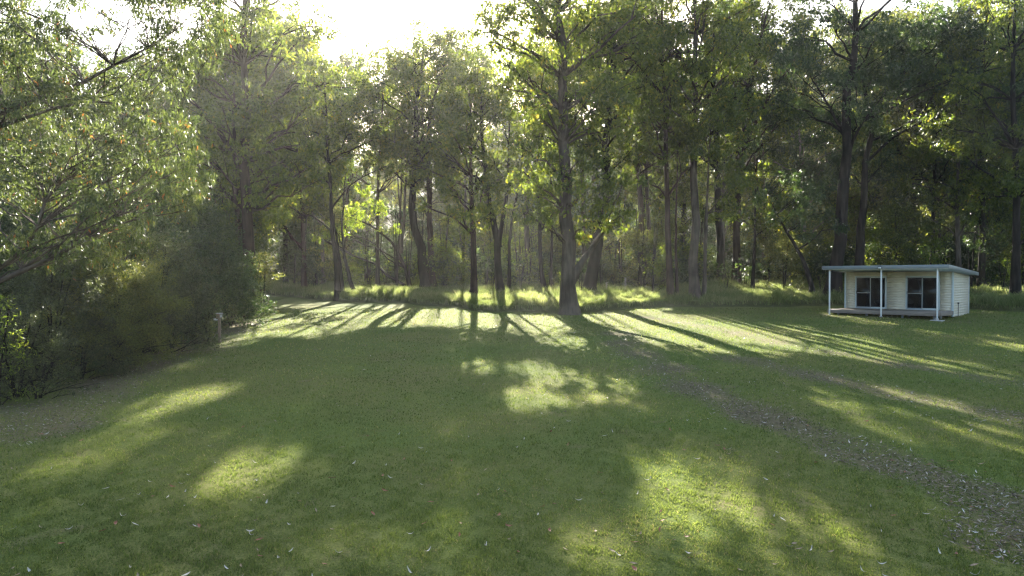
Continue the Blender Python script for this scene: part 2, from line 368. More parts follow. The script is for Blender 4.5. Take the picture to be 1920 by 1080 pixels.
TREE_N = 0
def build_tree(name, label, cat, base, stems, crown, bark, leafm, leaf=.2, dens=1.0, group=None, carve=True, seed=None, asp=.42, hang=.9, flat=.75, limbs=()):
    """stems: list of (world points, base radius); crown: list of (world centre, radius)"""
    global TREE_N; TREE_N += 1
    g = np.random.default_rng(seed if seed is not None else 1000 + TREE_N)
    base = np.asarray(base, float)
    root = thing(name, label, cat, base, group=group)
    mb = MB(); fine_stems = []
    for pts, r in stems:
        pts = np.asarray(pts, float)
        k = max(8, int(2.2 * len(pts)))
        s = np.concatenate([[0], np.cumsum(np.linalg.norm(np.diff(pts, axis=0), axis=1))]); s /= s[-1]
        u = np.linspace(0, 1, k)
        P = np.stack([np.interp(u, s, pts[:, i]) for i in range(3)], 1)
        for _ in range(2): P[1:-1] = .25 * P[:-2] + .5 * P[1:-1] + .25 * P[2:]
        P[1:-1, :2] += g.normal(0, r * .22, (k - 2, 2))
        rad = r * (1 - .78 * u ** .9); rad[0] *= 1.45
        rad = np.maximum(rad, .02)
        # a short flare at the foot
        P = np.concatenate([P[:1] + [[0, 0, -.15]], P[:1] + (P[1:2] - P[:1]) * .0 + [[0, 0, .12]], P[:1] + (P[1:2] - P[:1]) * .35, P[1:]])
        rad = np.concatenate([[r * 1.5], [r * 1.32], [r * 1.08], rad[1:]])
        fine_stems.append((P, rad))
        mb.tube(P - base, rad, seg=10, wob=.05, g=g)
    for pts, r in limbs:
        pts = np.asarray(pts, float); mb.tube(pts - base, r * np.linspace(1, .35, len(pts)), seg=7, wob=.05, g=g)
        fine_stems.append((pts, r * np.linspace(1, .35, len(pts))))
    PP = []; TT = []
    for c, r, *fixed in crown:
        c = np.asarray(c, float)
        n = int(dens * 330 * (r / 1.2) ** 2 * (.2 / leaf) ** 1.5 * g.uniform(.75, 1.25))
        P, tn = clump_points(c, r, n, g, flat)
        if carve and not fixed:
            ok = sun_keep(P, g, c, r)
            if ok.mean() < .45: continue
            P = P[ok]; tn = tn[ok]
        PP.append(P); TT.append(tn)
        best = None
        for P, rad in fine_stems:
            want = c[2] - .55 * np.hypot(P[:, 0] - c[0], P[:, 1] - c[1])
            sc = np.abs(P[:, 2] - want) + .25 * np.hypot(P[:, 0] - c[0], P[:, 1] - c[1])
            i = int(np.argmin(sc))
            if best is None or sc[i] < best[0]: best = (sc[i], P[i], rad[i])
        a = best[1]; br = min(best[2] * .55, .035 * np.linalg.norm(c - a) ** .6 + .012)
        if np.linalg.norm(c - a) > .4:
            Pb = bez(a, c, .12 * np.linalg.norm(c - a), 6); Pb[1:-1] += g.normal(0, .05, (4, 3)) * np.linalg.norm(c - a) * .6
            mb.tube(Pb - base, br * np.linspace(1, .3, 6), seg=5)
            for q in range(2):
                d = g.standard_normal(3) * r * .7; d[2] = abs(d[2]) * .6
                mb.tube(bez(Pb[3 + q] , c + d, .1 * r, 4) - base, br * .45 * np.linspace(1, .3, 4), seg=4)
    obj('trunk', mb.mesh('trunk', True), bark, root)
    if PP:
        P = np.concatenate(PP); tn = np.concatenate(TT)
        ok = P[:, 2] > tz(P[:, 0], P[:, 1]) + .1
        P = P[ok]; tn = tn[ok]
        V, Q = leaf_quads(P - base, leaf, g, hang, asp)
        tint = np.clip(.42 + tn + g.normal(0, .2, len(P)), 0, 1)
        obj('crown', mesh_from('crown', V, Q, tint), leafm, root)
    return root
def auto_crown(pts, lo, spread, n, g, rmin=.9, rmax=1.6, top=1.04, shape='round'):
    pts = np.asarray(pts, float); out = []
    s = np.concatenate([[0], np.cumsum(np.linalg.norm(np.diff(pts, axis=0), axis=1))]); s /= s[-1]
    for i in range(n):
        f = (i + g.random()) / n; t = lo + (top - lo) * f
        c = np.array([np.interp(min(t, 1), s, pts[:, k]) for k in range(3)])
        if t > 1: c[2] += (t - 1) * (pts[-1, 2] - pts[0, 2])
        sh = {'round': .35 + .75 * math.sin(math.pi * min(1, .15 + .8 * f)), 'wide': .5 + .7 * f, 'thin': .6}[shape]
        a = i * 2.399 + g.uniform(-.6, .6); rr = spread * sh * math.sqrt(g.uniform(.12, 1))
        c += [rr * math.cos(a), rr * math.sin(a), g.uniform(-.5, .6)]
        out.append((c, g.uniform(rmin, rmax)))
    return out
def tree(label, path, wpx, d=None, crown=None, extra=(), bark='grey', leafm='mid', name='gum_tree', group=None, forks=(), limbs=(), leaf=.27, dens=1.0, seed=None):
    """path is given in photo pixels, measured along the trunk and set at the distance where its foot meets the ground"""
    px, py = path[0]
    if d is None: d = ground_hit(px, py)
    x = (px - 960) / F * d; base = np.array([x, d, float(tz(x, d))])
    g = np.random.default_rng(seed if seed is not None else int(px * 7 + py))
    def W(pp, y0=0.0, amp=.0):
        o = [at(a, b, d) for a, b in pp]; o = np.array(o)
        o[:, 1] += y0 + np.linspace(0, amp, len(o)); return o
    P = W(path, 0, g.uniform(-1.2, 1.2)); P[0] = base
    P[:, 0] = P[:, 0] * P[:, 1] / d
    stems = [(P, wpx / F * d / 2)]
    for fp, fw in forks:
        Q = W(fp, 0, g.uniform(-2, 2)); stems.append((Q, fw / F * d / 2))
    for sp, sw in (crown or {}).get('stems', ()):
        Q = W(sp, g.uniform(.2, .6)); Q[0, 2] = tz(Q[0, 0], Q[0, 1]); stems.append((Q, sw / F * d / 2))
    cl = []
    if crown and crown.get('n'):
        cl += auto_crown(P, crown.get('lo', .35) - .08, crown.get('spread', 3.2) * 1.05, int(crown['n'] * 1.45), g, crown.get('rmin', .9), crown.get('rmax', 1.75), shape=crown.get('shape', 'round'))
    for fp, fw in forks:
        cl += auto_crown(W(fp), .5, 1.8, 5, g, .8, 1.2)
    for ex, ey, er in extra:
        c = at(ex, ey, d); c[1] += g.uniform(-2.4, .7); cl.append((c, er * 1.1, 1))
    lb = [(W(lp), lw / F * d / 2) for lp, lw in limbs]
    return build_tree(name, label, 'tree', base, stems, cl, BK[bark], LM[leafm], leaf, dens * 1.35, group, seed=int(px * 3 + py), limbs=lb, asp=.46)

GB = 'gum trees along the bank'
# --- the row of trees on the bank, left to right
tree('tall straight gum rising out of the dark shrubs at the left edge of the lawn', [(464, 588), (463, 400), (460, 150), (462, -70)], 27, d=44, crown=dict(n=40, lo=.38, spread=5.2), bark='red', leafm='mid', group=GB)
tree('slimmer dark trunk standing close against the tall gum by the left shrubs', [(447, 585), (446, 400), (441, 220), (436, 60)], 13, d=45.5, crown=dict(n=22, lo=.4, spread=4.0), bark='red', leafm='mid', group=GB)
tree('dark gum on two short legs at the left end of the lit bank', [(632, 564), (628, 480), (622, 400), (615, 250), (606, 130)], 11, crown=dict(n=26, lo=.38, spread=4.2, stems=[([(640, 560), (637, 520), (630, 460), (624, 400)], 9)]), bark='dark', leafm='mid', group=GB)
tree('thin bent tree leaning left beside the two-legged dark gum', [(664, 548), (655, 515), (645, 490), (641, 420), (650, 320)], 8, crown=dict(n=11, lo=.5, spread=2.4), bark='dark', leafm='mid', group=GB)
tree('pale slim trunk behind the two-legged dark gum', [(607, 537), (605, 450), (600, 300), (590, 140)], 8, crown=dict(n=18, lo=.45, spread=3.6), bark='pale', leafm='dark', group=GB)
tree('small lime green tree leaning far left over the lit bank', [(768, 537), (757, 495), (738, 455), (700, 425), (660, 410)], 8, extra=[(640, 440, .9), (680, 415, 1.0), (705, 385, .9), (660, 395, .9), (618, 430, .8), (595, 445, .6), (725, 400, .8), (745, 430, .7), (690, 360, .8)], bark='dark', leafm='lime', group=GB)
tree('stout dark trunk curving left above the middle of the bank', [(798, 540), (790, 490), (778, 430), (772, 370), (778, 250), (795, 90)], 19, crown=dict(n=30, lo=.45, spread=4.6), bark='dark', leafm='mid', group=GB)
tree('brown straight trunk touching the curved dark trunk', [(811, 538), (808, 450), (804, 360), (800, 220), (835, 120)], 14, crown=dict(n=22, lo=.5, spread=3.8), bark='red', leafm='mid', group=GB)
tree('straight brown trunk rising alone from the lit grass edge of the bank', [(888, 557), (889, 500), (886, 420), (884, 300), (880, 170)], 14, crown=dict(n=24, lo=.34, spread=3.4), bark='red', leafm='mid', group=GB)
tree('dark trunk that forks halfway up, right of the lone brown trunk', [(939, 553), (937, 500), (932, 450), (918, 380), (905, 260), (900, 150)], 16, crown=dict(n=20, lo=.45, spread=3.2), forks=[([(934, 460), (945, 400), (957, 330), (952, 200)], 9)], bark='dark', leafm='mid', group=GB)
tree('thin dark stem close beside the forked trunk', [(954, 545), (951, 430), (972, 370), (985, 250)], 7, crown=dict(n=12, lo=.42, spread=2.4), bark='dark', leafm='lime', group=GB)
tree('thin dark stem curving outward at its foot left of the broad pale trunk', [(1020, 543), (1010, 505), (1013, 440), (1008, 300), (998, 190)], 9, crown=dict(n=14, lo=.4, spread=2.6), bark='dark', leafm='mid', group=GB)
tree('spindly straight stem just behind the broad pale trunk', [(1033, 538), (1034, 400), (1030, 220)], 6, crown=dict(n=12, lo=.35, spread=2.4), bark='dark', leafm='lime', group=GB)
tree('broad pale grey gum with a low side limb at the front edge of the bank', [(1068, 586), (1063, 500), (1059, 380), (1054, 200), (1052, 0), (1056, -170)], 31, crown=dict(n=30, lo=.55, spread=5.0),
     extra=[(1000, 370, 1.1), (1030, 350, 1.1), (1060, 345, 1.2), (1090, 365, 1.1), (1040, 400, 1.0), (1010, 410, .9), (1120, 390, 1.0), (1140, 425, .8), (1155, 410, .7), (1100, 410, 1.0), (1085, 440, .8), (980, 330, 1.0), (1130, 330, 1.1), (1165, 350, .9), (970, 400, .8), (1000, 250, 1.2), (1120, 230, 1.3), (1150, 160, 1.4), (985, 150, 1.3), (1110, 100, 1.4), (960, 100, 1.0), (1000, 70, 1.2), (1025, 130, 1.2), (990, 210, 1.2), (1030, 30, 1.3), (1090, 40, 1.3), (1120, 10, 1.4), (1085, 170, 1.1), (1025, 300, 1.1), (1090, 300, 1.1), (1010, 0, 1.2), (1160, 60, 1.3), (970, 280, 1.1), (1060, 220, .8)],
     limbs=[([(1064, 545), (1080, 512), (1095, 485), (1112, 462), (1138, 425)], 20)], bark='grey', leafm='mid', group=GB)
tree('thick charred trunk leaning right behind the broad pale gum', [(1104, 548), (1114, 490), (1124, 430), (1135, 330), (1145, 150), (1150, 10)], 24, crown=dict(n=28, lo=.48, spread=4.4), bark='dark', leafm='mid', group=GB)
tree('straight reddish trunk in the shade well right of the broad pale gum', [(1258, 558), (1250, 420), (1246, 280), (1240, 100), (1238, -60)], 13, crown=dict(n=28, lo=.45, spread=3.8), bark='red', leafm='mid', group=GB)
tree('thin sapling stem leaning against the straight reddish trunk', [(1270, 556), (1266, 480), (1268, 350), (1272, 250)], 6, crown=dict(n=9, lo=.5, spread=1.8), bark='red', leafm='mid', group=GB)
tree('thick flaky barked trunk paired with a pale slim one on the shaded bank', [(1303, 560), (1302, 430), (1304, 200), (1300, 0), (1300, -150)], 19, crown=dict(n=34, lo=.5, spread=5.0), bark='grey', leafm='mid', group=GB)
tree('pale slim trunk touching the thick flaky barked one', [(1320, 561), (1322, 450), (1327, 300), (1335, 190)], 8, crown=dict(n=16, lo=.5, spread=2.6), bark='grey', leafm='mid', group=GB)
tree('dark even trunk standing further back between the flaky trunk and the fanning gum', [(1352, 527), (1347, 370), (1341, 200), (1335, 40)], 16, crown=dict(n=28, lo=.48, spread=4.4), bark='dark', leafm='dark', group=GB)
tree('reddish gum whose bare limbs fan out high up', [(1380, 531), (1382, 430), (1384, 300), (1405, 150), (1440, 10)], 16, crown=dict(n=26, lo=.6, spread=5.0), forks=[([(1384, 300), (1420, 220), (1470, 140), (1510, 90)], 8), ([(1384, 330), (1430, 270), (1480, 220)], 6), ([(1383, 320), (1375, 200), (1360, 90)], 7)], bark='red', leafm='mid', group=GB)
tree('very thin upright stem in front of the dark thicket', [(1411, 543), (1416, 420), (1415, 320)], 7, crown=dict(n=8, lo=.6, spread=1.8), bark='dark', leafm='mid', group=GB)
tree('small dark tree leaning left with a dense blue green crown beside the cabin', [(1523, 556), (1519, 515), (1490, 458), (1468, 425), (1448, 385)], 11, extra=[(1430, 370, 1.0), (1460, 350, 1.1), (1490, 365, 1.1), (1520, 370, 1.0), (1545, 400, .9), (1510, 410, 1.0), (1480, 400, .9), (1535, 355, .9), (1450, 410, .7), (1560, 430, .7), (1500, 440, .7)], bark='dark', leafm='dark', group=GB)
tree('massive dark trunk leaning right behind the left end of the cabin', [(1560, 540), (1566, 480), (1580, 360), (1588, 220), (1600, 60), (1612, -90)], 26, d=51, crown=dict(n=30, lo=.58, spread=5.0), forks=[([(1584, 300), (1605, 240), (1640, 190)], 8), ([(1584, 260), (1560, 190), (1530, 120)], 7)], bark='dark', leafm='dark', group=GB)
tree('tall forking gum with a broad umbrella crown behind the cabin roof', [(1610, 530), (1616, 400), (1626, 300), (1632, 220), (1670, 150), (1730, 100)], 18, d=53, extra=[(1610, 70, 1.6), (1650, 60, 1.7), (1690, 55, 1.7), (1730, 65, 1.7), (1770, 80, 1.6), (1800, 110, 1.4), (1750, 110, 1.6), (1700, 100, 1.6), (1660, 105, 1.4), (1720, 150, 1.2), (1780, 150, 1.3), (1640, 150, 1.0), (1830, 150, 1.3), (1850, 190, 1.2)], forks=[([(1632, 225), (1622, 150), (1625, 90)], 10)], crown=dict(n=10, lo=.55, spread=3.0), bark='dark', leafm='dark', group=GB)
tree('slim dark trunk rising behind the right half of the cabin roof', [(1750, 525), (1748, 400), (1754, 300), (1750, 150), (1755, 60)], 10, d=57, crown=dict(n=20, lo=.4, spread=3.6), bark='dark', leafm='dark', group=GB)
tree('pale trunk behind the right end of the cabin roof', [(1796, 530), (1797, 420), (1795, 300), (1790, 190)], 11, d=52, crown=dict(n=16, lo=.4, spread=3.2), bark='grey', leafm='mid', group=GB)
tree('dark trunk on the grassy rise right of the cabin', [(1840, 520), (1838, 400), (1832, 200), (1850, -20)], 12, d=54, crown=dict(n=28, lo=.42, spread=4.2), bark='dark', leafm='dark', group=GB)
tree('shaded gum at the right border of the view above the grassy rise', [(1903, 530), (1906, 350), (1892, 100), (1900, -90)], 15, d=48, crown=dict(n=36, lo=.35, spread=4.6), bark='dark', leafm='mid', group=GB)
tree('straight maroon trunk deep in shade between the charred and the reddish trunks', [(1204, 525), (1200, 420), (1198, 250), (1190, 60)], 14, d=60, crown=dict(n=26, lo=.45, spread=4.4), bark='red', leafm='mid', group=GB)
tree('slim shaded trunk behind the middle of the cabin roof', [(1688, 520), (1686, 400), (1680, 250), (1678, 120)], 9, d=60, crown=dict(n=20, lo=.42, spread=3.6), bark='dark', leafm='dark', group=GB)
tree('slim shaded trunk where the lawn bends away on the left', [(536, 535), (537, 450), (530, 300), (525, 150)], 9, d=66, crown=dict(n=24, lo=.35, spread=4.2), bark='dark', leafm='dark', group=GB)
tree('thicker shaded trunk behind the bend of the lawn', [(572, 530), (570, 420), (575, 280), (565, 110)], 12, d=64, crown=dict(n=24, lo=.36, spread=4.4), bark='dark', leafm='mid', group=GB)
tree('slender trunk in front of the dark hollow above the lit bank', [(708, 525), (706, 430), (712, 300), (720, 130)], 8, d=60, crown=dict(n=24, lo=.4, spread=4.2), bark='grey', leafm='mid', group=GB)

# --- trees deeper in the wood
SKX = np.array([-900, 40, 130, 410, 470, 540, 600, 690, 760, 800, 900, 1000, 1050, 1120, 1480, 1540, 1580, 2800])
SKY = np.array([10, 30, 90, 80, 0, 20, 75, 100, 120, 70, 85, 70, 40, 0, -10, 90, 0, -20])
g = np.random.default_rng(99)
ZONES = [(400, 'gum tree deep in the wood behind the left shrubs', 'trees deep in the wood on the left'),
         (1000, 'gum tree deep in the wood behind the lit bank, under the bright gap of sky', 'trees deep in the wood under the sky gap'),
         (1500, 'gum tree deep in the wood behind the shaded right part of the bank', 'trees deep in the wood right of centre'),
         (9999, 'gum tree deep in the wood on the slope behind the cabin', 'trees deep in the wood behind the cabin')]
for yrow, step, lf in ((63, 6.0, .26), (72, 6.5, .29), (83, 7.5, .33), (97, 9, .38), (114, 11, .45), (138, 12, .55), (165, 14, .65)):
    xx = -.95 * yrow
    while xx < 1.0 * yrow:
        x = xx + g.uniform(-2, 2); y = yrow + g.uniform(-4, 4); xx += step
        px = 960 + F * x / y
        z0 = float(tz(x, y))
        inv = -400 < px < 2300
        top = np.interp(px, SKX, SKY) + abs(g.normal(0, 45)) + (10 if yrow > 80 else 0)
        H = CAMZ + (HOR - top) / F * y - z0
        H = float(np.clip(H, 7, 34))
        lean = g.normal(0, 1.2, 2)
        pts = np.array([[x, y, z0], [x + .2 * lean[0], y, z0 + .3 * H], [x + .6 * lean[0], y + .3 * lean[1], z0 + .65 * H], [x + lean[0], y + lean[1], z0 + .96 * H]])
        zl = next(z for z in ZONES if px < z[0])
        nn = int(H * (1.55 if inv else .8))
        cl = auto_crown(pts, g.uniform(.10, .28), g.uniform(3.4, 4.9), nn, g, 1.3, 2.2)
        build_tree('forest_tree', zl[1], 'tree', pts[0], [(pts, g.uniform(.14, .30))], cl, BK[g.choice(['dark', 'grey', 'red', 'pale'], p=[.45, .25, .2, .1])],
                   LM[g.choice(['mid', 'dark', 'olive'], p=[.5, .3, .2])], lf * 1.15, 1.3, zl[2], seed=int(g.integers(1e9)))

# --- the near gum leaning in from the left
def near_gum():
    D = 13.0
    g = np.random.default_rng(5)
    base = np.array([-13.6, 12.4, float(tz(-13.6, 12.4))])
    stem = [base, base + [.2, .2, 1.6], base + [.1, .5, 3.4], base + [.5, .4, 5.6], base + [.9, .6, 8.6]]
    def W(pp, d0, d1):
        ds = np.linspace(d0, d1, len(pp)); return np.array([at(a, b, d) for (a, b), d in zip(pp, ds)])
    limbs = [(np.vstack([base + [.2, .2, 1.3], W([(-60, 560), (0, 527), (80, 492), (140, 460), (185, 428), (220, 405)], 12.4, 13.2)]), .06),
             (np.vstack([base + [.2, .3, 1.6], W([(-70, 530), (0, 503), (45, 470), (72, 425), (85, 380), (105, 350), (130, 335)], 12, 12.6)]), .05),
             (np.vstack([base + [.1, .4, 1.5], W([(-40, 545), (40, 505), (120, 450), (165, 420)], 12.8, 13.6)]), .035),
             (np.vstack([base + [.2, .5, 4.0], W([(0, 215), (90, 182), (160, 155), (215, 125), (280, 92), (330, 60)], 12.6, 13.6)]), .045),
             (np.vstack([base + [.2, .5, 3.6], W([(0, 240), (100, 205), (170, 190), (260, 200), (330, 225)], 12.6, 13.8)]), .035)]
    cl = []
    def blocked(x, y):
        for hx, hy, rx, ry in ((165, 15, 60, 28), (228, 50, 38, 45), (150, 95, 26, 22), (270, 115, 50, 22), (190, 100, 24, 20), (300, 185, 26, 22), (250, 232, 22, 14), (420, 160, 36, 30), (350, 5, 20, 20)):
            if ((x - hx) / rx) ** 2 + ((y - hy) / ry) ** 2 < 1: return True
        return False
    OUTX = np.interp
    for yy in range(-40, 500, 29):
        xm = np.interp(yy, [-40, 0, 60, 130, 165, 190, 230, 290, 340, 390, 420, 450, 500], [440, 445, 450, 425, 360, 330, 385, 405, 425, 410, 350, 310, 250])
        for xx in range(-70, int(xm) - 12, 33):
            x = xx + g.uniform(-16, 16); y = yy + g.uniform(-14, 14)
            if blocked(x, y) or x > xm - 18: continue
            if y > 400 and x < 130 and g.random() < .6: continue
            d = g.uniform(11.6, 15.2)
            cl.append((at(x, y, d), g.uniform(.28, .48)))
    build_tree('gum_tree', 'near gum leaning in from the left border with long glossy hanging leaves', 'tree', base, [(np.array(stem), .19)], cl, BK['grey'], LM['gum'],   .098, 2.6, None, carve=False, seed=77, asp=.27, hang=1.2, limbs=limbs)
near_gum()

# ------------------------------------------------------------------ shrubs and ground plants
def shrub(label, px, py, wm, hm, leafm='mid', name='shrub', leaf=.14, dens=1.0, n=None, group=None, d=None, bark='dark', asp=.45, hang=.3, flat=.85, carve=True, cat='shrub'):
    if d is None: d = ground_hit(px, py)
    x = (px - 960) / F * d; base = np.array([x, d, float(tz(x, d))])
    g = np.random.default_rng(abs(int(px * 11 + py)))
    n = n or int(6 + 5 * wm * hm ** .5)
    cl = []; stems = []
    for i in range(n):
        a = i * 2.4 + g.uniform(-.4, .4); f = (i + .5) / n
        h = hm * (.08 + .84 * f); rr = wm * .5 * math.sqrt(g.uniform(.1, 1)) * (1.05 - .75 * f ** 2)
        cl.append((base + [rr * math.cos(a), rr * math.sin(a) * .9, h], min(.2 * hm, .32 * wm) * g.uniform(.7, 1.35) * (.78 if 'wattle' in name else 1)))
    for k in range(4):
        a = g.uniform(0, 6.28); b = base + [.06 * math.cos(a), .06 * math.sin(a), 0]
        stems.append((np.array([b, b + [.04 * wm * math.cos(a), .04 * wm * math.sin(a), .4 * hm], b + [.14 * wm * math.cos(a), .14 * wm * math.sin(a), .8 * hm]]), .012 + .006 * hm))
    return build_tree(name, label, cat, base, stems, cl, BK[bark], LM[leafm], leaf, dens, group, carve=carve, seed=abs(int(px + 13 * py)), asp=asp, hang=hang, flat=flat)

GL = 'feathery shrubs along the left lawn edge'
shrub('feathery wattle at the bottom left, low and nearest the lawn corner', 30, 745, 3.2, 2.3, 'wattle', 'wattle_shrub', .08, 2.2, 44, GL, asp=.25, carve=False)
shrub('bright lime sprays of a low shrub at the left border', -10, 720, 2.0, 2.9, 'lime', 'wattle_shrub', .09, .9, 14, GL, d=16.4, asp=.3)
shrub('dark bushy wattle behind the nearest one, under the leaning gum', 95, 705, 4.0, 4.2, 'wattle', 'wattle_shrub', .09, 2.0, 56, GL, d=20, asp=.25, carve=False)
shrub('tall feathery wattle with olive plumes in the middle of the left thicket', 205, 690, 3.6, 4.9, 'olive', 'wattle_shrub', .09, 2.0, 64, GL, d=21.5, asp=.25)
shrub('dark rounded wattle right of the tall olive plumed one', 290, 668, 3.6, 4.6, 'wattle', 'wattle_shrub', .10, 2.0, 56, GL, d=25, asp=.25)
shrub('dull wattle standing at the right end of the left thicket', 345, 652, 3.2, 3.8, 'wattle', 'wattle_shrub', .11, 1.3, 36, GL, d=29, asp=.3)
shrub('deep shaded bush behind the bird feeder post', 395, 625, 4.2, 4.6, 'dark', 'shrub', .13, 1.2, 40, GL, d=34, asp=.35)
shrub('shadowy bush filling the gap left of the tall gum', 425, 600, 4.4, 3.0, 'dark', 'shrub', .14, 1.1, 26, GL, d=39)
shrub('tangled dark bush at the left border behind the leaning gum boughs', 10, 690, 5.0, 5.6, 'dark', 'shrub', .10, 1.2, 52, GL, d=24)
shrub('big shaded bush at the back of the left thicket', 150, 640, 6.5, 7.0, 'dark', 'shrub', .13, 1.1, 60, GL, d=32)
shrub('tall shaded bush between the thicket and the tall gum', 320, 610, 6.0, 7.5, 'dark', 'shrub', .15, 1.1, 56, GL, d=38)
shrub('low fern clump at the foot of the left thicket', 265, 665, 1.5, 1.0, 'wattle', 'fern', .10, 1.2, 12, None, d=25.2, cat='fern')
shrub('broad fern spray at the very front of the thicket by the left border', 70, 748, 2.0, 1.1, 'wattle', 'fern', .09, 1.3, 16, None, asp=.25, cat='fern')
shrub('dark fern mound under the bushy dark wattle', 150, 712, 2.4, 1.2, 'dark', 'fern', .09, 1.3, 18, None, asp=.3, cat='fern')
shrub('fern spray between the dark mound and the low fern clump', 212, 690, 1.9, 1.1, 'wattle', 'fern', .09, 1.3, 14, None, asp=.25, cat='fern')
shrub('fern tuft at the lawn edge before the dull right end wattle', 320, 660, 2.0, 1.0, 'dark', 'fern', .10, 1.3, 14, None, asp=.3, cat='fern')
shrub('leafy tuft beside the foot of the bird feeder post', 390, 640, 1.2, .9, 'olive', 'shrub', .09, 1.2, 10, None)
shrub('low grey green shrub just beyond the bird feeder', 432, 612, 2.0, 1.1, 'dark', 'shrub', .11, 1.2, 14, None)
shrub('leafy bush catching light at the foot of the tall left gum', 488, 588, 1.6, 1.1, 'lime', 'shrub', .12, 1.1, 12, None)
shrub('slim speckled sapling in front of the tall left gum', 492, 580, 1.7, 4.0, 'olive', 'sapling', .13, .8, 16, None, d=42, cat='sapling')
shrub('low dark bush between the bird feeder and the garden stake', 462, 600, 1.7, 1.0, 'dark', 'shrub', .12, 1.2, 12, None)
for i_, (px_, d_, w_, h_, lab_) in enumerate([(-60, 27, 6, 6.5, 'dark backing bush at the left border high behind the nearest wattles'), (60, 29, 6, 6.2, 'dark backing bush behind the bushy dark wattle'), (230, 28, 5, 5.6, 'dark backing bush behind the tall olive plumed wattle'),
        (250, 36, 6, 7.5, 'taller dark backing bush far behind the olive plumed wattle'), (370, 40, 5.5, 6.0, 'dark backing bush behind the right end of the thicket'), (410, 46, 5, 6.5, 'dark backing bush left behind the tall straight gum'), (90, 40, 8, 9, 'very tall dark backing bush furthest behind the left thicket')]):
    shrub(lab_, px_, 600 + i_, w_, h_, 'dark', 'shrub', .16, 1.5, 60, GL, d=d_, carve=False)
GU = 'young trees and bushes under the gums'
shrub('sapling with pale leaves at the left end of the lit bank', 690, 540, 1.5, 2.0, 'lime', 'sapling', .16, .8, 10, GU, cat='sapling')
shrub('round bush at the foot of the small lime tree', 775, 548, 1.8, 1.5, 'mid', 'shrub', .16, 1, 10, GU)
shrub('yellow green bush behind the lone brown trunk', 862, 540, 2.8, 3.4, 'lime', 'shrub', .18, 1, 18, GU)
shrub('bright backlit sapling between the lone brown and the forked trunks', 912, 540, 2.2, 4.0, 'lime', 'sapling', .18, .9, 18, GU, cat='sapling')
shrub('blue green bush right of the forked trunk', 975, 545, 2.2, 2.4, 'dark', 'shrub', .17, 1.1, 16, GU)
shrub('tall backlit sapling left of the broad pale gum', 992, 535, 2.6, 5.0, 'lime', 'sapling', .18, .9, 24, GU, cat='sapling')
shrub('bush with whitish leaves close left of the broad pale gum', 1035, 545, 1.8, 1.9, 'lime', 'shrub', .15, .9, 12, GU)
shrub('bright round bush between the pale gum and the charred trunk', 1090, 552, 1.7, 2.2, 'lime', 'shrub', .16, .9, 12, GU)
shrub('sapling just right of the charred leaning trunk', 1128, 545, 1.4, 2.6, 'lime', 'sapling', .16, .8, 10, GU, cat='sapling')
shrub('light green sapling right of the stout curved trunk', 838, 540, 2.4, 3.6, 'lime', 'sapling', .19, .9, 18, GU, cat='sapling')
shrub('yellow green bush just left of the forked trunk foot', 922, 548, 1.8, 1.8, 'lime', 'shrub', .17, .9, 12, GU)
shrub('leafy lime bush behind the two-legged dark gum', 650, 540, 2.2, 2.4, 'lime', 'shrub', .17, .9, 14, GU)
shrub('shaded fern bank behind the two dry flower stalks', 1165, 532, 3.4, 1.6, 'dark', 'shrub', .18, 1.1, 16, GU)
shrub('shaded bush between the reddish and the flaky trunks', 1230, 528, 3.0, 1.9, 'dark', 'shrub', .18, 1.1, 14, GU)
shrub('grey green bush right of the pale slim trunk', 1362, 545, 2.2, 1.5, 'olive', 'shrub', .16, 1, 12, GU)
shrub('pale leaved sapling behind the very thin upright stem', 1398, 533, 2.0, 3.0, 'olive', 'sapling', .17, .9, 14, GU, cat='sapling')
shrub('wide dark thicket left of the small leaning dark tree', 1450, 528, 5.0, 3.2, 'dark', 'shrub', .18, 1.2, 30, GU)
shrub('light bush at the foot of the massive dark trunk', 1540, 548, 1.6, 1.6, 'olive', 'shrub', .15, .9, 10, GU)
shrub('bright bush tucked behind the left end of the cabin', 1590, 548, 1.9, 1.7, 'lime', 'shrub', .15, 1, 12, GU, d=50.5)
shrub('tall blue green thicket behind the cabin roof', 1660, 515, 5.0, 4.5, 'dark', 'shrub', .19, 1.1, 34, GU, d=56)
shrub('dark thicket behind the right end of the cabin', 1770, 515, 4.6, 4.2, 'dark', 'shrub', .19, 1.1, 30, GU, d=58)
shrub('yellowish sapling on the rise right of the cabin', 1880, 515, 2.0, 2.3, 'lime', 'sapling', .17, .9, 12, GU, d=52, cat='sapling')
shrub('shaded bush left of the stout curved trunk', 722, 528, 3.4, 2.6, 'dark', 'shrub', .18, 1.1, 18, GU, d=61)
shrub('shaded bush behind the brown straight trunk', 830, 525, 3.4, 3.2, 'dark', 'shrub', .18, 1.1, 20, GU, d=58)
shrub('shaded undergrowth where the lawn bends away', 545, 540, 4.6, 2.4, 'dark', 'shrub', .19, 1.1, 20, GU, d=69)
shrub('low shaded bush between the pale slim trunk and the bend of the lawn', 590, 538, 3.0, 1.8, 'dark', 'shrub', .18, 1.1, 14, GU, d=63)

